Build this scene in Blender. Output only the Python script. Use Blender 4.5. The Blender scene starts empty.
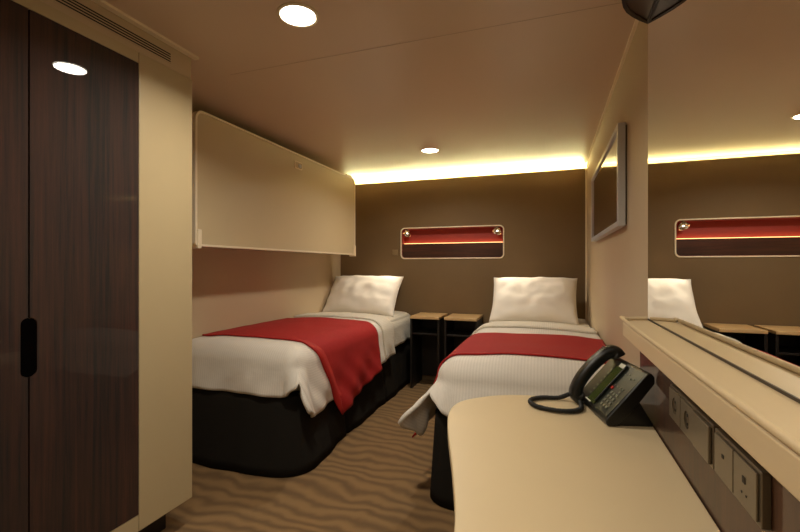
import bpy, bmesh, math, random
from mathutils import Vector, Matrix, noise
random.seed(7)
PI = math.pi
C = bpy.context.scene.collection
H = 1.12            # camera height; floor at z = 0
CEIL = H + 0.90
D = 4.04            # back panel face
XL, XR = -2.09, 0.307
XM = 0.285          # mirror face
XW = -1.447         # wardrobe front

# ------------------------------------------------------------------ materials
def srgb(r, g, b):
    f = lambda c: (c/255/12.92) if c/255 <= .04045 else ((c/255+.055)/1.055)**2.4
    return (f(r), f(g), f(b), 1)
def mat(name, col, rough=.5, metal=0, spec=.5, coat=0, noise_amt=0, noise_scale=20, bump=0, bump_scale=200, sheen=0, emit=None, es=0, stretch=None, coat_rough=.05):
    m = bpy.data.materials.new(name); m.use_nodes = True
    nt = m.node_tree; b = nt.nodes['Principled BSDF']
    b.inputs['Base Color'].default_value = col
    b.inputs['Roughness'].default_value = rough
    b.inputs['Metallic'].default_value = metal
    b.inputs['Specular IOR Level'].default_value = spec
    b.inputs['Coat Weight'].default_value = coat
    b.inputs['Coat Roughness'].default_value = coat_rough
    b.inputs['Sheen Weight'].default_value = sheen
    tc = nt.nodes.new('ShaderNodeTexCoord'); mp = nt.nodes.new('ShaderNodeMapping')
    nt.links.new(tc.outputs['Object'], mp.inputs[0])
    if stretch: mp.inputs['Scale'].default_value = stretch
    if noise_amt:
        n = nt.nodes.new('ShaderNodeTexNoise'); n.inputs['Scale'].default_value = noise_scale; n.inputs['Detail'].default_value = 5
        nt.links.new(mp.outputs[0], n.inputs['Vector'])
        mx = nt.nodes.new('ShaderNodeMix'); mx.data_type = 'RGBA'
        mx.inputs[6].default_value = tuple(c*(1-noise_amt) for c in col[:3])+(1,)
        mx.inputs[7].default_value = tuple(min(1, c*(1+noise_amt)) for c in col[:3])+(1,)
        nt.links.new(n.outputs['Fac'], mx.inputs[0]); nt.links.new(mx.outputs[2], b.inputs['Base Color'])
    if bump:
        n = nt.nodes.new('ShaderNodeTexNoise'); n.inputs['Scale'].default_value = bump_scale; n.inputs['Detail'].default_value = 3
        nt.links.new(mp.outputs[0], n.inputs['Vector'])
        bp = nt.nodes.new('ShaderNodeBump'); bp.inputs['Strength'].default_value = bump; bp.inputs['Distance'].default_value = .004
        nt.links.new(n.outputs['Fac'], bp.inputs['Height']); nt.links.new(bp.outputs[0], b.inputs['Normal'])
    if emit:
        b.inputs['Emission Color'].default_value = emit; b.inputs['Emission Strength'].default_value = es
    return m

def wood(name, dark, light, scale, rough, coat, axis_scale, coat_rough=.03):
    """straight-grain veneer; axis_scale squeezes the texture along the grain"""
    m = bpy.data.materials.new(name); m.use_nodes = True
    nt = m.node_tree; b = nt.nodes['Principled BSDF']; N = nt.nodes.new; L = nt.links.new
    tc = N('ShaderNodeTexCoord'); mp = N('ShaderNodeMapping'); mp.inputs['Scale'].default_value = axis_scale
    L(tc.outputs['Object'], mp.inputs[0])
    n1 = N('ShaderNodeTexNoise'); n1.inputs['Scale'].default_value = scale; n1.inputs['Detail'].default_value = 6; n1.inputs['Roughness'].default_value = .7; n1.inputs['Distortion'].default_value = .3
    n2 = N('ShaderNodeTexNoise'); n2.inputs['Scale'].default_value = scale*.22; n2.inputs['Detail'].default_value = 2
    L(mp.outputs[0], n1.inputs['Vector']); L(mp.outputs[0], n2.inputs['Vector'])
    mm = N('ShaderNodeMath'); mm.operation = 'MULTIPLY_ADD'; mm.inputs[1].default_value = .65; L(n1.outputs['Fac'], mm.inputs[0])
    m2 = N('ShaderNodeMath'); m2.operation = 'MULTIPLY'; m2.inputs[1].default_value = .35; L(n2.outputs['Fac'], m2.inputs[0]); L(m2.outputs[0], mm.inputs[2])
    r = N('ShaderNodeValToRGB'); e = r.color_ramp.elements
    e[0].position = .38; e[0].color = dark; e[1].position = .62; e[1].color = light
    L(mm.outputs[0], r.inputs[0]); L(r.outputs[0], b.inputs['Base Color'])
    b.inputs['Roughness'].default_value = rough; b.inputs['Coat Weight'].default_value = coat; b.inputs['Coat Roughness'].default_value = coat_rough
    return m

M = {}
M['wall'] = mat('beige_wall_laminate', srgb(192, 172, 142), rough=.55, noise_amt=.04, noise_scale=3)
M['cream'] = mat('cream_laminate', srgb(184, 166, 130), rough=.38, noise_amt=.03, noise_scale=4)
M['bunk'] = mat('bunk_laminate', srgb(204, 187, 152), rough=.4, noise_amt=.03, noise_scale=4)
M['ceil'] = mat('ceiling_panel', srgb(214, 194, 172), rough=.35, noise_amt=.03, noise_scale=2)
M['trim'] = mat('pale_trim', srgb(240, 226, 198), rough=.35, noise_amt=.02)
M['brown'] = mat('brown_wall_fabric', srgb(112, 90, 60), rough=.75, noise_amt=.07, noise_scale=5, bump=.15, bump_scale=500)
M['door_wood'] = wood('dark_rosewood_gloss', srgb(18, 8, 4), srgb(64, 32, 17), 70, .8, .42, (1, 1, .03), .008)
M['panel_wood'] = wood('brown_gloss_wood', srgb(50, 28, 15), srgb(80, 48, 28), 22, .6, .5, (1, 1, .06), .04)
M['niche_wood'] = wood('niche_dark_wood', srgb(46, 22, 14), srgb(84, 44, 28), 24, .4, .4, (.06, 1, 1))
M['beech'] = wood('beech_top', srgb(196, 158, 108), srgb(222, 190, 140), 18, .4, .2, (.1, 1, 1))
M['dark_board'] = mat('dark_board', srgb(26, 21, 18), rough=.45, noise_amt=.1)
M['red'] = mat('red_niche_back', srgb(146, 50, 42), rough=.6, noise_amt=.05)
M['skirt'] = mat('charcoal_valance', srgb(30, 27, 23), rough=.95, spec=.15, noise_amt=.12, noise_scale=60, bump=.3, bump_scale=600)
M['desk'] = mat('desk_laminate', srgb(206, 186, 150), rough=.42, noise_amt=.03, noise_scale=6)
M['ledge'] = mat('ledge_laminate', srgb(202, 180, 144), rough=.4, noise_amt=.03, noise_scale=6)
M['seam'] = mat('ceiling_seam', srgb(186, 164, 142), rough=.6, noise_amt=.02)
M['black'] = mat('black_void', srgb(4, 3, 3), rough=1, spec=.02, noise_amt=.1)
M['slot'] = mat('slot_black', srgb(14, 11, 9), rough=.8, noise_amt=.1)
M['chrome'] = mat('chrome', srgb(215, 210, 200), rough=.14, metal=1, noise_amt=.02)
M['alu'] = mat('brushed_aluminium', srgb(206, 208, 212), rough=.35, metal=.3, noise_amt=.06, noise_scale=30, stretch=(1, 1, 8))
M['alu_dark'] = mat('dark_frame_side', srgb(60, 52, 45), rough=.4, metal=.5, noise_amt=.05)
M['phone'] = mat('phone_black', srgb(9, 11, 9), rough=.36, noise_amt=.08)
M['phone_face'] = mat('phone_face', srgb(22, 27, 18), rough=.4, noise_amt=.08)
M['lcd'] = mat('phone_strip', srgb(62, 72, 34), rough=.25, noise_amt=.08)
M['rubber'] = mat('black_cord', srgb(12, 12, 12), rough=.5, noise_amt=.05)
M['key'] = mat('phone_key', srgb(92, 96, 84), rough=.4, noise_amt=.05)
M['red_key'] = mat('phone_red_key', srgb(190, 40, 24), rough=.4, noise_amt=.05)
M['paper'] = mat('paper', srgb(215, 214, 196), rough=.6, noise_amt=.03)
M['plate'] = mat('taupe_metal_plate', srgb(98, 86, 70), rough=.32, metal=.5, noise_amt=.06)
M['plate_face'] = mat('socket_face', srgb(118, 107, 90), rough=.34, metal=.4, noise_amt=.05)
M['hole'] = mat('socket_hole', srgb(22, 20, 18), rough=.6, noise_amt=.1)
M['dark_glass'] = mat('dark_brown_glass', srgb(34, 23, 18), rough=.4, noise_amt=.05, spec=.3)
M['plum'] = mat('plum_grey_underside', srgb(66, 50, 44), rough=.3, noise_amt=.05)
M['white_plastic'] = mat('white_plastic', srgb(225, 220, 205), rough=.4, noise_amt=.02)
M['switch'] = mat('switch_plastic', srgb(140, 118, 84), rough=.4, noise_amt=.02)

# picture glass: dark print behind a reflecting pane
M['picture'] = mat('picture_print', srgb(70, 52, 36), rough=.06, noise_amt=.25, noise_scale=6, coat=1.0)

# mirror
m = bpy.data.materials.new('mirror_glass'); m.use_nodes = True; b = m.node_tree.nodes['Principled BSDF']
b.inputs['Base Color'].default_value = (.93, .93, .9, 1); b.inputs['Metallic'].default_value = 1; b.inputs['Roughness'].default_value = 0.0
M['mirror'] = m

def emis(name, col, s):
    m = bpy.data.materials.new(name); m.use_nodes = True; nt = m.node_tree
    nt.nodes.remove(nt.nodes['Principled BSDF']); e = nt.nodes.new('ShaderNodeEmission')
    e.inputs[0].default_value = col; e.inputs[1].default_value = s
    nt.links.new(e.outputs[0], nt.nodes['Material Output'].inputs[0]); return m
M['lamp'] = emis('downlight_glow', (1, .9, .72, 1), 16)
M['cove'] = emis('cove_tube_glow', (1.0, .93, .44, 1), 130)
M['led'] = emis('orange_led', (1, .48, .18, 1), 5)
M['bulb'] = emis('bulb_glow', (1, .9, .72, 1), 8)

# linen with fine satin stripes along Y
def linen(name, col, stripes, quilt=False):
    m = bpy.data.materials.new(name); m.use_nodes = True; nt = m.node_tree; b = nt.nodes['Principled BSDF']; N = nt.nodes.new; L = nt.links.new
    tc = N('ShaderNodeTexCoord'); uv = tc.outputs['UV']
    w = N('ShaderNodeTexWave'); w.wave_type = 'BANDS'; w.bands_direction = 'X'; w.inputs['Scale'].default_value = stripes; w.inputs['Distortion'].default_value = 0
    L(uv, w.inputs['Vector'])
    nz = N('ShaderNodeTexNoise'); nz.inputs['Scale'].default_value = 9; nz.inputs['Detail'].default_value = 4; L(uv, nz.inputs['Vector'])
    r = N('ShaderNodeValToRGB'); r.color_ramp.elements[0].position = .42; r.color_ramp.elements[1].position = .58
    r.color_ramp.elements[0].color = tuple(c*.93 for c in col[:3])+(1,); r.color_ramp.elements[1].color = col
    L(w.outputs['Fac'], r.inputs[0]); L(r.outputs[0], b.inputs['Base Color'])
    rr = N('ShaderNodeMapRange'); rr.inputs[3].default_value = .75; rr.inputs[4].default_value = .5; L(w.outputs['Fac'], rr.inputs[0]); L(rr.outputs[0], b.inputs['Roughness'])
    bp = N('ShaderNodeBump'); bp.inputs['Strength'].default_value = .35; bp.inputs['Distance'].default_value = .012; L(nz.outputs['Fac'], bp.inputs['Height']); L(bp.outputs[0], b.inputs['Normal'])
    if quilt:
        v = N('ShaderNodeTexVoronoi'); v.inputs['Scale'].default_value = 90; L(uv, v.inputs['Vector'])
        b2 = N('ShaderNodeBump'); b2.inputs['Strength'].default_value = .6; b2.inputs['Distance'].default_value = .006
        L(v.outputs['Distance'], b2.inputs['Height']); L(bp.outputs[0], b2.inputs['Normal']); L(b2.outputs[0], b.inputs['Normal'])
    b.inputs['Sheen Weight'].default_value = .15
    return m
M['duvet'] = linen('white_striped_duvet', srgb(226, 220, 210), 22)
M['sheet'] = linen('white_quilted_sheet', srgb(220, 213, 198), 22, True)
M['pillow'] = mat('white_pillow_cotton', srgb(232, 226, 216), rough=.8, noise_amt=.02, bump=.3, bump_scale=14, sheen=.15)
M['runner'] = mat('red_runner_fabric', srgb(160, 16, 17), rough=.8, noise_amt=.12, noise_scale=30, bump=.25, bump_scale=260)
M['runner_hem'] = mat('red_runner_hem', srgb(172, 32, 26), rough=.7, noise_amt=.1, noise_scale=60)

# rippled carpet
m = bpy.data.materials.new('rippled_carpet'); m.use_nodes = True; nt = m.node_tree; b = nt.nodes['Principled BSDF']; N = nt.nodes.new; L = nt.links.new
tc = N('ShaderNodeTexCoord'); mp = N('ShaderNodeMapping'); L(tc.outputs['Object'], mp.inputs[0]); mp.inputs['Rotation'].default_value = (0, 0, .05)
w = N('ShaderNodeTexWave'); w.wave_type = 'BANDS'; w.bands_direction = 'Y'; w.wave_profile = 'SIN'
w.inputs['Scale'].default_value = 4.1; w.inputs['Distortion'].default_value = 5; w.inputs['Detail'].default_value = 3; w.inputs['Detail Scale'].default_value = .9; w.inputs['Detail Roughness'].default_value = .55
wn = N('ShaderNodeTexNoise'); wn.inputs['Scale'].default_value = 2.6; wn.inputs['Detail'].default_value = 2; L(mp.outputs[0], wn.inputs['Vector'])
wv = N('ShaderNodeVectorMath'); wv.operation = 'MULTIPLY_ADD'; wv.inputs[1].default_value = (.22, .22, 0); L(wn.outputs['Color'], wv.inputs[0]); L(mp.outputs[0], wv.inputs[2]); L(wv.outputs[0], w.inputs['Vector'])
nz = N('ShaderNodeTexNoise'); nz.inputs['Scale'].default_value = 300; L(tc.outputs['Object'], nz.inputs['Vector'])
n3 = N('ShaderNodeTexNoise'); n3.inputs['Scale'].default_value = 3; L(tc.outputs['Object'], n3.inputs['Vector'])
mixf = N('ShaderNodeMath'); mixf.operation = 'MULTIPLY_ADD'; L(w.outputs['Fac'], mixf.inputs[0]); mixf.inputs[1].default_value = .62
m3 = N('ShaderNodeMath'); m3.operation = 'MULTIPLY'; m3.inputs[1].default_value = .38; L(n3.outputs['Fac'], m3.inputs[0]); L(m3.outputs[0], mixf.inputs[2])
r = N('ShaderNodeValToRGB'); e = r.color_ramp.elements
e[0].position = .15; e[0].color = srgb(102, 78, 50); e[1].position = .75; e[1].color = srgb(132, 103, 67)
L(mixf.outputs[0], r.inputs[0]); L(r.outputs[0], b.inputs['Base Color']); b.inputs['Roughness'].default_value = .95
bp = N('ShaderNodeBump'); bp.inputs['Strength'].default_value = .5; bp.inputs['Distance'].default_value = .004; L(nz.outputs['Fac'], bp.inputs['Height']); L(bp.outputs[0], b.inputs['Normal'])
M['carpet'] = m

# ------------------------------------------------------------------ helpers
def link(name, bm, m, parent=None, smooth=False, bevel=0, seg=2):
    me = bpy.data.meshes.new(name); bmesh.ops.recalc_face_normals(bm, faces=bm.faces[:]); bm.to_mesh(me); bm.free()
    if smooth:
        for p in me.polygons: p.use_smooth = True
    me.materials.append(m)
    o = bpy.data.objects.new(name, me); C.objects.link(o)
    if parent is not None: o.parent = parent
    if bevel:
        md = o.modifiers.new('Bevel', 'BEVEL'); md.width = bevel; md.segments = seg; md.limit_method = 'ANGLE'; md.angle_limit = .6
        for p in me.polygons: p.use_smooth = True
        w = o.modifiers.new('WN', 'WEIGHTED_NORMAL'); w.keep_sharp = False
    return o
def thing(name, label, cat, loc=(0, 0, 0), rotz=0, group=None):
    o = bpy.data.objects.new(name, None); C.objects.link(o); o.empty_display_size = .05
    o.location = loc; o.rotation_euler = (0, 0, rotz); o['label'] = label; o['category'] = cat
    if group: o['group'] = group
    return o
def tag(o, label, cat, group=None):
    o['label'] = label; o['category'] = cat
    if group: o['group'] = group
    return o
def struct(o):
    o['kind'] = 'structure'; return o
def box(bm, x0, x1, y0, y1, z0, z1):
    v = [bm.verts.new(p) for p in ((x0,y0,z0),(x1,y0,z0),(x1,y1,z0),(x0,y1,z0),(x0,y0,z1),(x1,y0,z1),(x1,y1,z1),(x0,y1,z1))]
    for f in ((0,3,2,1),(4,5,6,7),(0,1,5,4),(1,2,6,5),(2,3,7,6),(3,0,4,7)): bm.faces.new([v[i] for i in f])
    return v
def boxes(*bs):
    bm = bmesh.new()
    for b_ in bs: box(bm, *b_)
    return bm
def rel(o, root):     # put a world-space mesh under a root without moving it
    o.parent = root; o.matrix_parent_inverse = Matrix.Identity(4)
    mw = Matrix.Translation(root.location) @ root.rotation_euler.to_matrix().to_4x4()
    o.data.transform(mw.inverted()); return o
def prism(pts, z0, z1, axis='z'):
    """pts outline (a,b); axis z -> (a,b,z); axis y -> (a,z,b) ; axis x -> (z,a,b)"""
    P = {'z': lambda a, b, c: (a, b, c), 'y': lambda a, b, c: (a, c, b), 'x': lambda a, b, c: (c, a, b)}[axis]
    bm = bmesh.new()
    lo = [bm.verts.new(P(a, b, z0)) for a, b in pts]; hi = [bm.verts.new(P(a, b, z1)) for a, b in pts]
    bm.faces.new(lo); bm.faces.new(hi[::-1])
    n = len(pts)
    for i in range(n): bm.faces.new((lo[i], lo[(i+1) % n], hi[(i+1) % n], hi[i]))
    return bm
def rrect(x0, x1, y0, y1, r, n=8):
    out = []
    rs = r if isinstance(r, (tuple, list)) else (r,)*4
    for (cx, cy, a0, rr) in ((x1, y1, 0, rs[0]), (x0, y1, PI/2, rs[1]), (x0, y0, PI, rs[2]), (x1, y0, 1.5*PI, rs[3])):
        sx = -1 if cx == x1 else 1; sy = -1 if cy == y1 else 1
        if rr <= 0: out.append((cx, cy)); continue
        for i in range(n+1):
            a = a0 + i*PI/2/n; out.append((cx+sx*rr+rr*math.cos(a), cy+sy*rr+rr*math.sin(a)))
    return out
def ring(outer, inner, z0, z1, axis):
    P = {'z': lambda a, b, c: (a, b, c), 'y': lambda a, b, c: (a, c, b), 'x': lambda a, b, c: (c, a, b)}[axis]
    bm = bmesh.new(); n = len(outer)
    L_ = [[bm.verts.new(P(a, b, z)) for a, b in loop] for z in (z0, z1) for loop in (outer, inner)]
    o0, i0, o1, i1 = L_
    for i in range(n):
        j = (i+1) % n
        bm.faces.new((o0[i], o0[j], i0[j], i0[i])); bm.faces.new((o1[i], i1[i], i1[j], o1[j]))
        bm.faces.new((o0[i], o1[i], o1[j], o0[j])); bm.faces.new((i0[i], i0[j], i1[j], i1[i]))
    return bm
def tube(bm, pts, r, n=12, cap=True):
    pts = [Vector(p) for p in pts]; rings = []; up = Vector((0, 0, 1))
    for i, p in enumerate(pts):
        t = (pts[min(i+1, len(pts)-1)] - pts[max(i-1, 0)]).normalized()
        if i == 0:
            u = t.cross(up); u = t.cross(Vector((1, 0, 0))) if u.length < .05 else u
        else:
            u = u - t*u.dot(t)
        u.normalize(); v = t.cross(u)
        rr = r(i/(len(pts)-1)) if callable(r) else r
        rings.append([bm.verts.new(p+(u*math.cos(2*PI*k/n)+v*math.sin(2*PI*k/n))*rr) for k in range(n)])
    for a, b_ in zip(rings, rings[1:]):
        for k in range(n): bm.faces.new((a[k], a[(k+1) % n], b_[(k+1) % n], b_[k]))
    if cap: bm.faces.new(rings[0][::-1]); bm.faces.new(rings[-1])
def lathe(bm, prof, c, axis=Vector((0, 0, 1)), n=32):
    axis = Vector(axis).normalized(); u = axis.orthogonal().normalized(); v = axis.cross(u); c = Vector(c); rings = []
    for r, h in prof:
        if r < 1e-6: rings.append([bm.verts.new(c+axis*h)])
        else: rings.append([bm.verts.new(c+axis*h+(u*math.cos(2*PI*k/n)+v*math.sin(2*PI*k/n))*r) for k in range(n)])
    for a, b_ in zip(rings, rings[1:]):
        for k in range(n):
            k2 = (k+1) % n
            if len(a) == 1 and len(b_) == 1: continue
            if len(a) == 1: bm.faces.new((a[0], b_[k], b_[k2]))
            elif len(b_) == 1: bm.faces.new((a[k], a[k2], b_[0]))
            else: bm.faces.new((a[k], a[k2], b_[k2], b_[k]))
def smoothpath(pts, k=10):
    P = [Vector(p) for p in pts]; out = []
    for i in range(len(P)-1):
        p0, p1, p2, p3 = P[max(i-1, 0)], P[i], P[i+1], P[min(i+2, len(P)-1)]
        for s in range(k):
            t = s/k; out.append(.5*((2*p1)+(p2-p0)*t+(2*p0-5*p1+4*p2-p3)*t*t+(3*p1-p0-3*p2+p3)*t**3))
    out.append(P[-1]); return out

# ------------------------------------------------------------------ setting
YB = -1.3           # behind the camera
struct(link('floor', boxes((XL-.1, XR+.1, YB-.1, D+.2, -.06, 0)), M['carpet']))
struct(link('ceiling', boxes((XL-.1, XR+.1, YB-.1, D+.2, CEIL, CEIL+.06)), M['ceil']))
struct(link('wall_left', boxes((XL-.06, XL, 1.2, D+.2, 0, CEIL)), M['wall']))
struct(link('wall_right', boxes((XR, XR+.06, YB-.1, D+.2, 0, CEIL)), M['wall']))
struct(link('wall_front', boxes((XL-.1, XR+.1, YB-.06, YB, 0, CEIL)), M['wall']))
struct(link('wall_entry', boxes((XL-.1, XW, YB, .455, 0, CEIL)), M['wall']))
struct(link('wall_back', boxes((XL, XR, D+.10, D+.16, 0, CEIL)), M['wall']))
# upholstered brown panel with the niche cut out; stands off the back wall, stops short of the ceiling
NX0, NX1, NZ0, NZ1 = -1.405, -.408, H+.080, H+.372
PT = H+.855
hole = rrect(NX0, NX1, NZ0, NZ1, .035)
def panel_outer(loop, x0, x1, z0, z1):
    out = []; cx, cz = (NX0+NX1)/2, (NZ0+NZ1)/2
    for x, z in loop:
        tx = 0; 
        out.append((x, z))
    return out
bm = bmesh.new()
def fillplate(bm, outer, inner, y0, y1):
    for y in (y0, y1):
        es = []
        for lp in (outer, inner):
            vs = [bm.verts.new((a, y, b_)) for a, b_ in lp]
            es += [bm.edges.new((vs[i], vs[(i+1) % len(vs)])) for i in range(len(vs))]
        bmesh.ops.triangle_fill(bm, use_beauty=True, edges=es)
    bm.verts.ensure_lookup_table(); nv = len(bm.verts)//2; no = len(outer)
    vs = bm.verts[:]
    for off, n in ((0, no), (no, len(inner))):
        for i in range(n):
            a, b_ = off+i, off+(i+1) % n
            bm.faces.new((vs[a], vs[b_], vs[nv+b_], vs[nv+a]))
fillplate(bm, [(XL, 0), (XR-.014, 0), (XR-.014, PT), (XL, PT)], hole, D, D+.04)
struct(link('wall_back_panel', bm, M['brown']))
struct(link('trim_1', boxes((XR-.012, XR, YB, D+.1, CEIL-.008, CEIL)), M['trim']))
struct(link('trim_2', boxes((XW-.002, XW+.022, .0, 1.44, CEIL-.010, CEIL)), M['trim']))
struct(link('trim_3', boxes((XR-.013, XR-.0005, D-.001, D+.05, 0, PT)), M['trim']))

# ceiling panel seams

struct(link('trim_4', boxes((XW+.03, XR-.013, 1.620, 1.6222, CEIL-.0008, CEIL+.001)), M['seam']))

# cove tube light behind the panel's top edge
cv = thing('cove_light', 'glowing yellow-white strip light along the top of the brown back wall', 'light', (-.9, D+.07, PT-.03))
bm = bmesh.new(); tube(bm, [(-1.17, 0, .022), (1.18, 0, .022)], .016, 12)
link('tube', bm, M['cove'], cv, True)
link('channel', boxes((-1.17, 1.18, -.025, .025, -.02, 0)), M['white_plastic'], cv)

# ------------------------------------------------------------------ niche
ni = thing('wall_niche', 'long rounded recess in the brown wall, red above and dark wood below', 'niche', ((NX0+NX1)/2, D, NZ0))
def NI(o): return rel(o, ni)
NI(link('frame', ring(rrect(NX0-.011, NX1+.011, NZ0-.011, NZ1+.011, .043), rrect(NX0, NX1, NZ0, NZ1, .035), D-.006, D+.012, 'y'), M['trim'], None, True))
fb = ring(rrect(NX0, NX1, NZ0, NZ1, .035), rrect(NX0+.003, NX1-.003, NZ0+.003, NZ1-.003, .033), D+.012, D+.088, 'y')
NI(link('lining', fb, M['red']))
NI(link('red_back', boxes((NX0, NX1, D+.088, D+.094, NZ0, NZ1)), M['red']))
SPL = NZ0+.142
NI(link('wood_panel', prism(rrect(NX0+.004, NX1-.004, NZ0+.004, SPL, (0, 0, .032, .032)), D+.016, D+.05, 'y'), M['niche_wood']))
NI(link('led_strip', boxes((NX0+.01, NX1-.01, D+.056, D+.076, SPL-.010, SPL+.006)), M['led']))

def reading_lamp(loc, label, first=None):
    t = thing('reading_lamp', label, 'lamp', loc, 0, 'chrome reading lamps in the wall niche')
    if first:
        for ch in first.children:
            c = ch.copy(); C.objects.link(c); c.parent = t
        return t
    bm = bmesh.new(); lathe(bm, [(0, 0), (.016, 0), (.016, .006), (.0, .006)], (0, .0, 0), (0, 0, -1), 20); link('ceiling_plate', bm, M['chrome'], t, True)
    bm = bmesh.new(); tube(bm, [(0, 0, -.002), (0, -.004, -.02), (0, -.015, -.032)], .005, 10); link('arm', bm, M['chrome'], t, True)
    ax = Vector((-.25, -.50, -.83))
    bm = bmesh.new(); lathe(bm, [(0, -.040), (.020, -.037), (.035, -.022), (.041, -.002), (.041, .006), (.038, .006), (.034, -.004), (.020, -.020), (0, -.025)], (0, -.018, -.048), ax, 28); link('shade', bm, M['chrome'], t, True)
    bm = bmesh.new(); lathe(bm, [(0, -.018), (.005, -.015), (.007, -.010), (.005, -.005), (0, -.003)], (0, -.018, -.048), ax, 16); link('bulb', bm, M['bulb'], t, True)
    return t
rl = reading_lamp((NX0+.055, D+.02, NZ1-.004), 'round chrome reading lamp at the niche end nearer the folded bunk')
reading_lamp((NX1-.055, D+.02, NZ1-.004), 'round chrome reading lamp at the niche end nearer the picture', rl)

sw = thing('light_switch', 'tiny square switch plate beside the niche on the brown wall', 'switch', (-1.475, D-.001, H+.135))
link('plate', boxes((-.028, .028, -.006, 0, -.03, .03)), M['switch'], sw, bevel=.002)
link('rocker', boxes((-.014, .014, -.010, -.006, -.018, .018)), M['switch'], sw, bevel=.001)

# ------------------------------------------------------------------ wardrobe
wd = thing('wardrobe', 'built-in cream wardrobe with dark glossy wood doors', 'wardrobe', (XW-.3, .94, 0))
def W(o): return rel(o, wd)
WZ0 = H-.993
W(link('carcass', boxes((XL+.001, XW-.022, .458, 1.424, WZ0, CEIL-.001)), M['cream']))
W(link('plinth', boxes((XL+.01, XW-.10, .46, 1.38, 0.001, WZ0)), M['dark_board']))
W(link('end_panel', prism(rrect(XW-.020, XW, 1.174, 1.426, .0), WZ0, H+.800), M['cream'], bevel=.004))
W(link('header', boxes((XW-.021, XW-.001, .46, 1.1725, H+.759, H+.800)), M['cream'], bevel=.001))
W(link('fascia', boxes((XW-.022, XW-.006, .46, 1.424, H+.802, CEIL-.001)), M['wall']))
W(link('base_rail', boxes((XW-.021, XW-.001, .46, 1.1725, WZ0, H-.930)), M['cream'], bevel=.001))
def door(y0, y1, side):
    # outline with half of the stadium grip cut out of the meeting edge
    z0, z1 = H-.927, H+.757; zc, hh, r = H-.24, .087, .019
    pts = []
    if side > 0:   # meeting edge at y0
        pts = [(y1, z0), (y1, z1), (y0, z1)] + [(y0+r*math.sin(a), zc+hh-r+r*math.cos(a)) for a in [PI/2*i/8 for i in range(9)]] + [(y0+r*math.cos(a), zc-hh+r-r*math.sin(a)) for a in [PI/2*i/8 for i in range(9)]] + [(y0, z0)]
    else:
        pts = [(y0, z0), (y0, z1), (y1, z1)] + [(y1-r*math.sin(a), zc+hh-r+r*math.cos(a)) for a in [PI/2*i/8 for i in range(9)]] + [(y1-r*math.cos(a), zc-hh+r-r*math.sin(a)) for a in [PI/2*i/8 for i in range(9)]] + [(y1, z0)]
    o = W(link('door', prism(pts, XW-.019, XW, 'x'), M['door_wood']))
    if side > 0:
        cup = link('grip_recess', prism(rrect(.818-.0205, .818+.0205, zc-hh+.001, zc+hh-.001, .0195), XW-.018, XW-.0012, 'x'), M['black'], None)
        cup.data.transform((Matrix.Translation(wd.location)).inverted()); cup.parent = o
    return o
W(link('side_panel', boxes((XW+.0003, XW+.0025, .458, .771, WZ0, CEIL-.0105)), M['door_wood']))
door(.8205, 1.172, 1); door(.464, .8155, -1)
vt = thing('air_vent', 'slotted air vent above the wood wardrobe doors', 'vent', (XW-.003, .95, H+.843))
link('grille', boxes((-.0029, 0, -.40, .372, -.022, .022)), M['wall'], vt, bevel=.001)
for k in range(4):
    z = -.0145+k*.0097
    link('slot', boxes((.0001, .0012, -.395, .366, z-.0022, z+.0022)), M['slot'], vt)

# ------------------------------------------------------------------ folded pullman bunk
BX, BY0, BY1, BZ0, BZ1 = -1.75, 1.752, 3.68, H+.104, H+.828
bk = thing('wall_bunk', 'cream fold-up bunk closed against the wall over the bed', 'bunk bed', (XL, (BY0+BY1)/2, BZ0))
def B(o): return rel(o, bk)
pr = rrect(BY0-.012, BY1, BZ0, BZ1, (.055, .055, .02, .02))
B(link('casing', prism(rrect(BY0+.012, BY1-.012, BZ0+.012, BZ1-.012, (.06, .06, .015, .015)), XL+.002, BX-.012, 'x'), M['bunk'], bevel=.003))
B(link('front_panel', prism(rrect(BY0+.003, BY1-.015, BZ0+.013, BZ1-.013, (.042, .042, .011, .011)), BX-.012, BX-.002, 'x'), M['bunk']))
B(link('edge_trim', ring(pr, rrect(BY0+.002, BY1-.014, BZ0+.012, BZ1-.012, (.043, .043, .012, .012)), BX-.03, BX+.004, 'x'), M['trim'], None, bevel=.002))
lt = B(link('latch', ring(rrect(2.66, 2.76, BZ1-.115, BZ1-.058, .014), rrect(2.667, 2.753, BZ1-.108, BZ1-.065, .009), BX-.002, BX+.003, 'x'), M['trim']))
k = link('latch_button', boxes((BX-.002, BX+.006, 2.715, 2.742, BZ1-.098, BZ1-.076)), M['alu']); k.data.transform(Matrix.Translation(bk.location).inverted()); k.parent = lt
for y in (BY0+.015, BY1-.012):
    B(link('hinge_bracket', boxes((BX-.05, BX+.010, y-.014, y+.012, BZ0-.012, BZ0+.09)), M['trim'], bevel=.004))
B(link('top_bracket', boxes((BX-.12, BX-.02, BY1-.13, BY1-.03, BZ1-.012, BZ1+.028)), M['trim'], bevel=.004))

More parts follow.
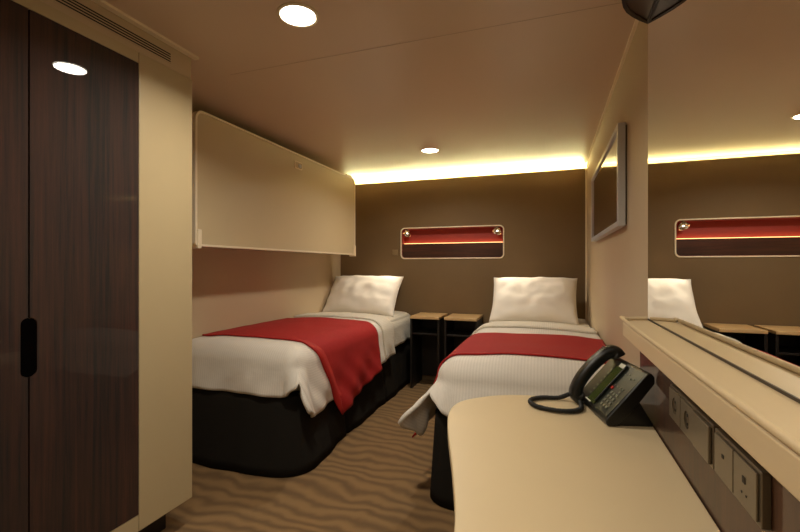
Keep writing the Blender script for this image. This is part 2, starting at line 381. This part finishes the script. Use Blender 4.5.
# ------------------------------------------------------------------ beds
class Bed:
    """x0,x1 mattress sides; side=+1: open side is +x, -1: open side is -x. Foot at y0."""
    def __init__(s, x0, x1, y0, y1, side, seed):
        s.x0, s.x1, s.y0, s.y1, s.side, s.seed = x0, x1, y0, y1, side, seed
    def pt(s, a, b, off=0, r=.105, ztop=.675, flare=.10, cflare=.25, tuck=False):
        """a: distance from the wall edge across the cloth, b: y along the cloth (below y0 = hanging)"""
        W_ = (s.x1-s.x0)
        r_ = r+off
        dx = max(0, a-(W_+.03-r)); dy = max(0, (s.y0-.02+r)-b)
        qa = min(a, W_+.03-r); qb = max(b, s.y0-.02+r)
        e = math.hypot(dx, dy)
        nz = noise.noise(Vector((a*2.2+s.seed, b*2.2, 0)))*.010 + noise.noise(Vector((a*6+s.seed, b*6, 3)))*.0035
        edge = min(1, a/.12)
        puff = .018*math.sin(PI*min(1, max(0, a/W_)))
        z = ztop+puff*edge+nz+off
        if e > 1e-6:
            ux, uy = dx/e, -dy/e
            mix = min(dx, dy)/max(dx, dy)
            ee = max(dx, dy)*(1-.22*mix)
            if ee < r_*PI/2: out = r_*math.sin(ee/r_); down = r_*(1-math.cos(ee/r_)); rest = 0
            else: rest = ee-r_*PI/2; out = r_; down = r_+rest
            th = math.atan2(dy, dx)
            rip = .012*math.sin(a*15+b*13+s.seed)+.008*math.sin(a*34-b*29)
            crn = math.sin(2*th)**2
            fl = min(.85, flare+cflare*crn)
            out += rest*fl+rest/.25*rip*.8 + crn*rest*.05*math.sin(th*5)
            down -= rest*(1-math.sqrt(1-fl*fl))
            px, py = qa+ux*out, qb+uy*out
            pz = ztop+off+puff*edge*max(0, 1-ee/.2)+nz*max(0, 1-ee/.25)-down
        else:
            px, py, pz = a, b, z
        X = s.x0+px if s.side > 0 else s.x1-px
        return Vector((X, py, pz))
    def cloth(s, name, m, afn, bfn, na, nb, off, thick, **kw):
        """afn(j)-> a range end for row v; grid u in 0..1 across, v in 0..1 along"""
        bm = bmesh.new(); uvl = bm.loops.layers.uv.new('UVMap'); g = []; co = {}
        for i in range(nb+1):
            v = i/nb; row = []
            for j in range(na+1):
                u = j/na; a = afn(u, v); b_ = bfn(u, v)
                vt_ = bm.verts.new(s.pt(a, b_, off, **kw)); co[vt_] = (a, b_); row.append(vt_)
            g.append(row)
        for i in range(nb):
            for j in range(na):
                f = bm.faces.new((g[i][j], g[i][j+1], g[i+1][j+1], g[i+1][j]))
                for l in f.loops: l[uvl].uv = co[l.vert]
        bmesh.ops.recalc_face_normals(bm, faces=bm.faces[:])
        c = sum((f.normal.z for f in bm.faces))
        if c < 0: bmesh.ops.reverse_faces(bm, faces=bm.faces[:])
        me = bpy.data.meshes.new(name); bm.to_mesh(me); bm.free()
        for p in me.polygons: p.use_smooth = True
        me.materials.append(m); o = bpy.data.objects.new(name, me); C.objects.link(o)
        sd = o.modifiers.new('Solidify', 'SOLIDIFY'); sd.thickness = thick; sd.offset = -1
        return o

def skirt_bm(x0, x1, y0, y1, z0, z1, rn, side):
    """valance: rounded foot corners, hanging in slight folds with pleats on the long side and at the foot"""
    base = rrect(x0, x1, y0, y1, (.0, .0, rn, rn), 10)
    # resample densely
    out = []; n = len(base)
    for i in range(n):
        a, b_ = Vector(base[i]), Vector(base[(i+1) % n]); L_ = (b_-a).length; k = max(1, int(L_/.02))
        for q in range(k): out.append(a.lerp(b_, q/k))
    N_ = len(out); cx, cy = (x0+x1)/2, (y0+y1)/2; rows = []
    bm = bmesh.new()
    for zi in range(9):
        t = zi/8; z = z1+(z0-z1)*t; row = []
        for i, p in enumerate(out):
            tan = (out[(i+1) % N_]-out[i-1]).normalized(); nor = Vector((tan.y, -tan.x))
            if nor.dot(p-Vector((cx, cy))) < 0: nor = -nor
            d = -.012+(.045+.045*max(0, min(1, (2.5-p.y)/.5)))*t*(1 if side > 0 else .35)+.006*t*math.sin(i*.21)+.004*t*math.sin(i*.53+1)
            # pleats: narrow inward grooves
            for py in (2.55, 3.25):
                if abs(p.x-(x1 if side > 0 else x0)) < .02 and abs(p.y-py) < .016: d -= .022
            q = p+nor*d
            q.y = min(q.y, y1); q.x = max(q.x, XL+.004); q.x = min(q.x, XR-.004)
            row.append(bm.verts.new((q.x, q.y, z)))
        rows.append(row)
    for a, b_ in zip(rows, rows[1:]):
        for i in range(N_): bm.faces.new((a[i], a[(i+1) % N_], b_[(i+1) % N_], b_[i]))
    bm.faces.new(rows[0]); bm.faces.new(rows[-1][::-1])
    return bm

def make_bed(bed, label):
    t = thing('single_bed', label, 'bed', ((bed.x0+bed.x1)/2, (bed.y0+bed.y1)/2, 0), 0, 'single beds against the brown wall')
    rel(link('valance', skirt_bm(bed.x0-(.05 if bed.side < 0 else 0), bed.x1, bed.y0-(.03 if bed.side > 0 else .06), bed.y1, .004, .41, .13, bed.side), M['skirt'], None, True), t)
    bm = prism(rrect(bed.x0+.012, bed.x1-.012, bed.y0+.045, bed.y1-.005, (.03, .03, .10, .10)), .411, .655)
    rel(link('mattress', bm, M['sheet'], None, bevel=.035, seg=5), t)
    return t
lb = Bed(-2.082, -1.295, 1.985, 4.03, +1, 1.7)
rb = Bed(-.495, .292, 1.985, 4.03, -1, 5.2)
make_bed(lb, 'single bed under the folded wall bunk, red runner hanging to its dark valance')
make_bed(rb, 'single bed between the nightstands and the picture wall, foot behind the desk')

def lerp(a, b_, t): return a+(b_-a)*t
# duvets
def duvet(bed, label, hem, end, foot, **kw):
    o = bed.cloth('duvet', M['duvet'], lambda u, v: lerp(.0, .787+lerp(hem+.07, hem-.04, v), u), lambda u, v: lerp(bed.y0-foot, end, v), 72, 96, 0, .02, **kw)
    tag(o, label, 'duvet', 'white duvets on the single beds')
    f = bed.cloth('turned_down_edge', M['sheet'], lambda u, v: lerp(0.0, .787+hem-.02, u), lambda u, v: lerp(end-.20, end+.02+.01*math.sin(9*u), v), 60, 14, .016, .014, **kw)
    f.parent = o
    return o
duvet(lb, 'white duvet tucked under the long red runner, on the bed below the bunk', .33, 3.36, .245, cflare=.45)
duvet(rb, 'white duvet fanning out over the foot of the bed behind the desk', .36, 3.22, .235, cflare=.45, flare=.34)

# sheet over the head end, hanging at the open side
for bed, nm in ((lb, 'white bedsheet showing at the head of the bed below the bunk'), (rb, 'white bedsheet showing at the head of the bed beside the picture wall')):
    o = bed.cloth('bedsheet', M['sheet'], lambda u, v: lerp(0, .787+.22, u), lambda u, v: lerp(3.0, 4.02, v), 48, 36, -.018, .008, flare=.02)
    tag(o, nm, 'sheet', 'bedsheets on the single beds')

# runners
def runner(bed, label, bn, bfar, hn, hf, skew, **kw):
    W_ = .787
    af = lambda u, v: lerp(0.0, W_+lerp(hn, hf, v), u)
    bf = lambda u, v: lerp(bn(u), bfar(u), v)
    o = bed.cloth('bed_runner', M['runner'], af, bf, 70, 36, .010, .006, **kw)
    tag(o, label, 'bed runner', 'red bed runners')
    h = bed.cloth('hem', M['runner_hem'], af, lambda u, v: lerp(bn(u), bn(u)+.012, v), 70, 2, .0125, .004, **kw); h.parent = o
    return o
runner(lb, 'red bed runner hanging long over the open side of the bed below the bunk', lambda u: 2.13+.24*max(0, u-.62)/.38, lambda u: 3.06, .48, .35, 0)
runner(rb, 'red bed runner lying straight across the bed behind the desk', lambda u: 2.09-.0*u, lambda u: 2.74, .46, .36, 0, cflare=.45, flare=.34)

# pillows
def pillow(label, loc, w, h, tilt, rz, seed):
    bm = bmesh.new(); n = 36; top = []; bot = []
    for side in (1, -1):
        g = []
        for i in range(n+1):
            row = []
            for j in range(n+1):
                u = -1+2*i/n; v = -1+2*j/n
                sh = 1-.045*(1-abs(u))**1.0*0 
                x = u*w/2*(1-.05*(1-v*v)*0-.045*(1-abs(v)**2)*abs(u)**6)
                y = v*h/2*(1-.06*(1-abs(u)**2)*abs(v)**6)
                th = (max(0, 1-abs(u)**2.6)*max(0, 1-abs(v)**2.6))**.55
                z = side*(.004+(.105 if side > 0 else .06)*th)
                wr = noise.noise(Vector((u*2.3+seed, v*2.3, side*4)))*.012 + noise.noise(Vector((u*5+seed, v*3.1, side*9)))*.007
                z += 1.3*wr*th**.5*(1 if side > 0 else .3)
                # flange ripple
                if th < .25: z += .006*math.sin(7*u+seed)*math.sin(6*v)
                row.append(bm.verts.new((x, y, z)))
            g.append(row)
        for i in range(n):
            for j in range(n):
                q = (g[i][j], g[i+1][j], g[i+1][j+1], g[i][j+1]); bm.faces.new(q if side > 0 else q[::-1])
    bmesh.ops.remove_doubles(bm, verts=bm.verts[:], dist=.0002)
    # sew the rims
    be = [e for e in bm.edges if e.is_boundary]
    try: bmesh.ops.bridge_loops(bm, edges=be)
    except Exception: pass
    o = link('pillow', bm, M['pillow'], None, True)
    o.location = loc; o.rotation_euler = (tilt, 0, rz)
    return tag(o, label, 'pillow', 'white pillows')
pillow('white pillow leaning on the brown wall, under the end of the bunk', (-1.72, 3.79, .835), .74, .47, math.radians(50), math.radians(1), 2.0)
pillow('white pillow leaning on the brown wall, next to the picture wall', (-.130, 3.76, .830), .70, .47, math.radians(52), math.radians(-1), 8.0)

# ------------------------------------------------------------------ nightstands
def nightstand(x0, x1, label):
    y0, y1, zt = 3.69, 4.034, H-.457
    t = thing('nightstand', label, 'nightstand', ((x0+x1)/2, (y0+y1)/2, 0), 0, 'open nightstands between the beds')
    w = (x1-x0)/2; d0, d1 = y0-(y0+y1)/2, y1-(y0+y1)/2
    link('tabletop', boxes((-w, w, d0, d1, zt-.024, zt)), M['beech'], t, bevel=.003)
    for sx in (-1, 1):
        link('side_panel', boxes((sx*(w-.009)-.009, sx*(w-.009)+.009, d0+.01, d1-.004, .002, zt-.025)), M['dark_board'], t, bevel=.001)
    link('back_panel', boxes((-w+.019, w-.019, d1-.02, d1-.006, .05, zt-.026)), M['dark_board'], t)
    link('shelf', boxes((-w+.019, w-.019, d0+.02, d1-.021, H-.625, H-.610)), M['dark_board'], t, bevel=.001)
    return t
nightstand(-1.205, -.93, 'open dark nightstand with beech top, next to the bunk-side bed')
nightstand(-.885, -.595, 'open dark nightstand with beech top, next to the bed by the picture wall')

# ------------------------------------------------------------------ picture
pc = thing('framed_picture', 'wide silver-framed glazed picture on the beige wall', 'picture', (XR, 2.6, H+.39))
PY0, PY1, PZ0, PZ1 = 2.0, 3.22, H+.168, H+.606
def P_(o): return rel(o, pc)
P_(link('frame', ring(rrect(PY0, PY1, PZ0, PZ1, .004, 2), rrect(PY0+.024, PY1-.024, PZ0+.024, PZ1-.024, .002, 2), XR-.036, XR-.006, 'x'), M['alu'], None, bevel=.002))
P_(link('back_board', boxes((XR-.006, XR-.0005, PY0+.01, PY1-.01, PZ0+.01, PZ1-.01)), M['alu_dark']))
P_(link('glazed_print', boxes((XR-.028, XR-.024, PY0+.023, PY1-.023, PZ0+.023, PZ1-.023)), M['picture']))

# ------------------------------------------------------------------ mirror, ledge, panel
mr = thing('wall_mirror', 'large frameless mirror standing on the cream ledge', 'mirror', (XR, .3, H-.16))
LZ = H-.166
rel(link('glass', boxes((XM, XM+.004, -.9, 1.486, LZ+.004, CEIL-.001)), M['mirror']), mr)
rel(link('backing', boxes((XM+.0045, XR-.0005, -.9, 1.484, LZ+.004, CEIL-.001)), M['alu_dark']), mr)
rel(link('bottom_channel', boxes((XM-.0015, XM+.003, -.9, 1.486, LZ+.0005, LZ+.005)), M['alu_dark']), mr)

pts = [(XR-.001, -.9), (.205, -.9), (.205, 1.40)]
pts += [(.205+.045*(1-math.cos(a)), 1.40+.075*math.sin(a)) for a in [PI/2*i/10 for i in range(1, 11)]] + [(XR-.001, 1.487)]
lg = thing('mirror_ledge', 'long cream ledge running under the mirror above the sockets', 'shelf', (XR, .3, LZ-.04))
rel(link('board', prism(pts, LZ-.042, LZ), M['ledge'], None, bevel=.005, seg=3), lg)
# low raised lip along the outer edge
lip = smoothpath([(.209, -.9, LZ+.005), (.209, .3, LZ+.005), (.209, 1.39, LZ+.005), (.222, 1.448, LZ+.005), (.25, 1.472, LZ+.005), (XM-.004, 1.481, LZ+.005)], 10)
bm = bmesh.new(); tube(bm, lip, .0055, 10); rel(link('lip', bm, M['ledge'], None, True), lg)

o = link('wood_panel', boxes((XR-.012, XR-.0005, -.9, 1.665, .001, LZ-.043)), M['panel_wood'])
tag(o, 'glossy brown wood panel on the wall between desk and ledge', 'wall panel')

# ------------------------------------------------------------------ sockets
PX = XR-.0122
def socket_plate(y0, y1, nmod, label, kinds):
    t = thing('socket_plate', label, 'socket', (PX, (y0+y1)/2, H-.333), 0, 'taupe metal socket plates under the ledge')
    w = (y1-y0)/2
    link('back_plate', prism(rrect(-w, w, -.041, .041, .004), -.012, 0, 'x'), M['plate'], t, bevel=.0015)
    mw = (2*w-.012)/nmod
    for k in range(nmod):     # k=0 farthest
        c = w-.006-mw*(k+.5)
        if kinds[k] == 'socket':
            f = link('socket_module', ring(rrect(c-mw/2+.002, c+mw/2-.002, -.035, .035, .002, 7), [(c+.019*math.cos(PI/4-PI/4+2*PI*i/32), .019*math.sin(2*PI*i/32)) for i in range(32)], -.0155, -.0121, 'x'), M['plate_face'], t)
            bm = bmesh.new(); lathe(bm, [(0, .0), (.0188, 0), (.0188, .0015), (0, .0015)], (-.0135, c, 0), (1, 0, 0), 24); link('socket_well', bm, M['plate'], f, True)
            bm = bmesh.new()
            for dz in (-.0095, .0095): lathe(bm, [(0, 0), (.0032, 0), (.0032, .001), (0, .001)], (-.0147, c, dz), (1, 0, 0), 12)
            link('pin_hole', bm, M['hole'], f)
        elif kinds[k] == 'rocker':
            f = link('rocker_switch', prism(rrect(c-mw/2+.002, c+mw/2-.002, -.035, .035, .002), -.018, -.0121, 'x'), M['plate_face'], t, bevel=.0015)
        elif kinds[k] == 'dot':
            f = link('data_module', prism(rrect(c-mw/2+.002, c+mw/2-.002, -.035, .035, .002), -.0155, -.0121, 'x'), M['plate_face'], t, bevel=.001)
            link('port', boxes((-.0165, -.0154, c-.004, c+.004, .004, .010)), M['hole'], f)
        else:
            f = link('data_module', prism(rrect(c-mw/2+.002, c+mw/2-.002, -.035, .035, .002), -.0155, -.0121, 'x'), M['plate_face'], t, bevel=.001)
            link('port', boxes((-.0165, -.0154, c-.005, c+.005, .002, .012)), M['hole'], f)
            for dy in (-.008, .008): link('screw', boxes((-.0162, -.0154, c+dy-.0015, c+dy+.0015, -.016, -.013)), M['hole'], f)
    return t
socket_plate(.925, 1.222, 3, 'socket plate with two round sockets and a rocker, nearer the phone', ['socket', 'socket', 'rocker'])
socket_plate(.737, .917, 2, 'socket plate with small ports, farther from the phone', ['dot', 'ports'])

# ------------------------------------------------------------------ dark fitting high on the mirror
BZ = H+.744
pts = [(XM-.0005, -.3), (.190, -.3), (.190, 1.33), (.199, 1.367), (.212, 1.398), (.2317, 1.428), (.255, 1.456), (XM-.0005, 1.486)]
bxx = thing('ceiling_fitting', 'dark rounded box fixed across the top of the mirror', 'light fitting', (XM, .6, BZ))
rel(link('casing', prism(pts, BZ+.008, BZ+.10), M['dark_glass'], None, bevel=.004), bxx)
inner = [(XM-.006, -.28), (.200, -.28), (.200, 1.325), (.209, 1.360), (.221, 1.39), (.238, 1.416), (.258, 1.44), (XM-.006, 1.468)]
rel(link('rim', ring(pts, inner, BZ, BZ+.0079, 'z'), M['dark_glass']), bxx)
rel(link('underside', prism(inner, BZ+.004, BZ+.0079), M['plum']), bxx)

# ------------------------------------------------------------------ desk
DZ = H-.48
edge = [(-.16, -.8), (-.14, .1), (-.140, .5), (-.163, .756), (-.215, .98), (-.285, 1.235), (-.313, 1.38), (-.300, 1.49), (-.234, 1.572), (-.15, 1.628), (-.05, 1.655), (.10, 1.672), (XR-.014, 1.685)]
sm = [(p.x, p.y) for p in smoothpath([(a, b_, 0) for a, b_ in edge], 8)]
dk = thing('desk', 'cream built-in desk with a curved front and rounded corner', 'desk', (0, .8, 0))
rel(link('desktop', prism(sm+[(XR-.014, -.8)], DZ-.032, DZ), M['desk'], None, bevel=.004, seg=3), dk)
rel(link('support_panel', boxes((-.06, XR-.014, 1.50, 1.528, .001, DZ-.033)), M['cream'], None, bevel=.002), dk)
dr = rel(link('drawer_box', boxes((.02, XR-.016, .1, 1.498, DZ-.16, DZ-.033)), M['cream'], None, bevel=.002), dk)
dh = link('drawer_front', boxes((.004, .0195, .12, 1.48, DZ-.157, DZ-.036)), M['panel_wood'], None, bevel=.002); dh.data.transform(Matrix.Translation(dk.location).inverted()); dh.parent = dr

# ------------------------------------------------------------------ telephone
A_ = Vector((.108, 1.588)); B_ = Vector((.156, 1.398))
ang = math.atan2(B_.y-A_.y, B_.x-A_.x)
ph = thing('desk_phone', 'black office desk phone with its handset in the cradle', 'telephone', (A_.x, A_.y, DZ+.0005), ang)
WF = .196
S = .15/.128
def face(x, s, n=0):
    """x along the width, s metres up the sloping face, n off the face"""
    d = Vector((0, .655, .755)); nn = Vector((0, -.755, .655))
    p = Vector((x, .004, .022))+d*s+nn*n
    return p
def facebox(bm, x0, x1, s0, s1, n0, n1):
    v = [bm.verts.new(face(*p)) for p in ((x0,s0,n0),(x1,s0,n0),(x1,s1,n0),(x0,s1,n0),(x0,s0,n1),(x1,s0,n1),(x1,s1,n1),(x0,s1,n1))]
    for f in ((0,3,2,1),(4,5,6,7),(0,1,5,4),(1,2,6,5),(2,3,7,6),(3,0,4,7)): bm.faces.new([v[i] for i in f])
f0 = face(0, 0); f1 = face(0, .183)
prof = [(.006, .003), (f0.y-.002, f0.z-.006), (f0.y, f0.z), (f1.y-.004, f1.z-.001), (f1.y+.008, f1.z+.002), (f1.y+.018, f1.z-.010), (f1.y+.018, f1.z-.030), (.085, .055), (.045, .012), (.03, .003)]
link('body', prism(prof, -.062, WF, 'x'), M['phone'], ph, bevel=.004, seg=3)
link('stand', prism([(.032, 0), (.142, 0), (.142, .008), (.100, .078), (.060, .034)], -.03, WF-.012, 'x'), M['phone'], ph, bevel=.002)
bm = bmesh.new(); facebox(bm, .000, WF-.006, .006, .176, .0002, .003); fp = link('face_plate', bm, M['phone_face'], ph, bevel=.001)
bm = bmesh.new(); facebox(bm, .026, .082, .010, .156, .003, .007); link('label_strip', bm, M['lcd'], ph, bevel=.001)
bm = bmesh.new(); facebox(bm, .040, .080, .158, .172, .003, .008); link('name_card', bm, M['paper'], ph)
bm = bmesh.new(); facebox(bm, .016, .060, .007, .011, .007, .0085); link('number_card', bm, M['paper'], ph)
bm = bmesh.new(); facebox(bm, .082, .087, .020, .172, .003, .012); link('ridge', bm, M['phone'], ph, bevel=.001)
for r_ in range(4):
    for c_ in range(3):
        x = .112+c_*.019; s_ = .024+r_*.0155
        bm = bmesh.new(); facebox(bm, x, x+.012, s_, s_+.0085, .003, .0062); link('key', bm, M['key'], ph)
for r_ in range(7):
    bm = bmesh.new(); facebox(bm, .006, .018, .030+r_*.0175, .037+r_*.0175, .003, .0055); link('line_key', bm, M['key'], ph)
for i, (x, s_) in enumerate(((.100, .098), (.118, .098), (.137, .098), (.155, .098), (.104, .142), (.122, .150), (.142, .138), (.160, .142), (.150, .086))):
    bm = bmesh.new(); facebox(bm, x, x+.007, s_, s_+.005, .003, .0055); link('function_key', bm, M['key'], ph)
bm = bmesh.new(); facebox(bm, .094, .104, .084, .093, .003, .007); link('message_light', bm, M['red_key'], ph)
# handset: box-section arch
path = [face(-.020, s_, n_) for s_, n_ in ((-.004, .008), (-.006, .022), (.012, .036), (.05, .046), (.10, .049), (.15, .045), (.180, .036), (.192, .024), (.188, .010))]
sp = smoothpath(path, 6); bm = bmesh.new(); rings = []
for i, p in enumerate(sp):
    t_ = (sp[min(i+1, len(sp)-1)]-sp[max(i-1, 0)]).normalized(); u = Vector((1, 0, 0)); v = t_.cross(u).normalized()
    f = i/(len(sp)-1); endb = max(0, 1-min(f, 1-f)/.26)
    hw = .025+.006*endb; ht = .019+.006*endb
    rings.append([bm.verts.new(p+u*hw*math.copysign(abs(math.cos(k*PI/8))**.6, math.cos(k*PI/8))+v*ht*math.copysign(abs(math.sin(k*PI/8))**.6, math.sin(k*PI/8))) for k in range(16)])
for a, b_ in zip(rings, rings[1:]):
    for k in range(16): bm.faces.new((a[k], a[(k+1) % 16], b_[(k+1) % 16], b_[k]))
bm.faces.new(rings[0]); bm.faces.new(rings[-1])
hs = link('handset', bm, M['phone'], ph, True)
bm = bmesh.new()
for i in range(8):
    facebox(bm, -.036, -.006, .128+i*.0075, .1315+i*.0075, .0625-i*.0008, .0655-i*.0008)
link('grip_ribs', bm, M['rubber'], hs)
# coiled cord: loop lying on the desk, as a helix
def inv(p):   # world -> phone local
    return (Matrix.Rotation(-ang, 4, 'Z') @ (Vector(p)-ph.location))
e0 = face(-.045, -.010, .016)
mw = Matrix.Translation(ph.location) @ Matrix.Rotation(ang, 4, 'Z')
E0 = mw @ e0; z = DZ+.0095
def ray(x, y, Z):
    u, v = x-400, y-266; t_ = (H-Z)/v; a = math.radians(19.4); f = 425
    return Vector(((u*math.cos(a)-f*math.sin(a))*t_, (u*math.sin(a)+f*math.cos(a))*t_, Z))
loop = [E0, Vector((.068, 1.610, DZ+.030)), Vector((.030, 1.622, z)), Vector((-.022, 1.605, z)), Vector((-.058, 1.572, z)), Vector((-.062, 1.530, z)), Vector((-.035, 1.493, z)), Vector((.015, 1.476, z)), Vector((.062, 1.482, z)), Vector((.094, 1.513, z)), Vector((.100, 1.550, z+.002)), Vector((.098, 1.585, z+.006)), Vector((.104, 1.600, z+.010))]
cen = smoothpath(loop, 60); hel = []; s_acc = 0
for i, p in enumerate(cen):
    t_ = (cen[min(i+1, len(cen)-1)]-cen[max(i-1, 0)]).normalized()
    if i: s_acc += (p-cen[i-1]).length
    u = t_.cross(Vector((0, 0, 1))).normalized(); v = t_.cross(u)
    a = s_acc/.0052*2*PI
    hel.append(inv(p+(u*math.cos(a)+v*math.sin(a))*.0062))
# resample finely
bm = bmesh.new(); tube(bm, [inv(p) for p in cen[::6]], .0062, 10); 
tube(bm, hel, .0024, 5)
link('coiled_cord', bm, M['rubber'], ph, True)

# ------------------------------------------------------------------ downlights
def downlight(x, y, label, first=None):
    t = thing('ceiling_light', label, 'ceiling light', (x, y, CEIL), 0, 'round recessed ceiling lights')
    if first:
        for ch in first.children:
            c = ch.copy(); C.objects.link(c); c.parent = t
    else:
        bm = bmesh.new(); lathe(bm, [(.062, 0), (.073, 0), (.073, -.004), (.066, -.007), (.062, -.004), (.062, 0)], (0, 0, 0), (0, 0, 1), 40); link('rim', bm, M['trim'], t, True)
        bm = bmesh.new(); lathe(bm, [(0, -.0042), (.0615, -.0042), (.0615, -.001), (0, -.001)], (0, 0, 0), (0, 0, 1), 40); link('diffuser', bm, M['lamp'], t)
    return t
def lamp(name, x, y, power, spread=150):
    l = bpy.data.lights.new(name, 'AREA'); l.shape = 'DISK'; l.size = .12; l.energy = power; l.color = (1, .91, .75); l.spread = math.radians(spread)
    o = bpy.data.objects.new(name, l); C.objects.link(o); o.location = (x, y, CEIL-.010); return o
d1 = downlight(-.851, 1.316, 'bright round ceiling light, the larger one nearest the wardrobe')
downlight(-.876, 3.19, 'bright round ceiling light near the glowing strip, over the gap between the beds', d1)
downlight(-.86, -.55, 'round ceiling light near the cabin entrance', d1)
downlight(-.20, .10, 'round ceiling light above the desk', d1)
lamp('downlight_lamp', -.851, 1.316, 11)
lamp('downlight_lamp', -.876, 3.19, 10)
lamp('downlight_lamp', -.86, -.55, 5)
lamp('downlight_lamp', -.20, .10, 6)

# reading spots
def spot(loc, target, power, size=75):
    l = bpy.data.lights.new('reading_spot', 'SPOT'); l.energy = power; l.color = (1, .84, .62); l.spot_size = math.radians(size); l.spot_blend = .9; l.shadow_soft_size = .012
    o = bpy.data.objects.new('reading_spot', l); C.objects.link(o); o.location = loc
    o.rotation_euler = (Vector(target)-Vector(loc)).to_track_quat('-Z', 'Y').to_euler(); return o
spot((NX0+.055, D-.055, NZ1-.085), (-1.68, 3.75, .80), 17, 62)
spot((NX1-.055, D-.055, NZ1-.085), (-.12, 3.7, .80), 17, 62)

w = bpy.data.worlds.new('World'); bpy.context.scene.world = w; w.use_nodes = True
w.node_tree.nodes['Background'].inputs[0].default_value = (.10, .08, .06, 1); w.node_tree.nodes['Background'].inputs[1].default_value = .2

cam = bpy.data.cameras.new('Camera'); cam.sensor_width = 36; cam.lens = 425/800*36; cam.clip_start = .02
co = bpy.data.objects.new('Camera', cam); C.objects.link(co); co.location = (0, 0, H); co.rotation_euler = (PI/2, 0, math.radians(19.4))
sc = bpy.context.scene; sc.camera = co
sc.view_settings.view_transform = 'Standard'; sc.view_settings.look = 'Medium High Contrast' if False else 'None'
sc.view_settings.exposure = 0
sc.cycles.use_denoising = True
sc.cycles.max_bounces = 10; sc.cycles.diffuse_bounces = 6
sc.cycles.sample_clamp_indirect = 6
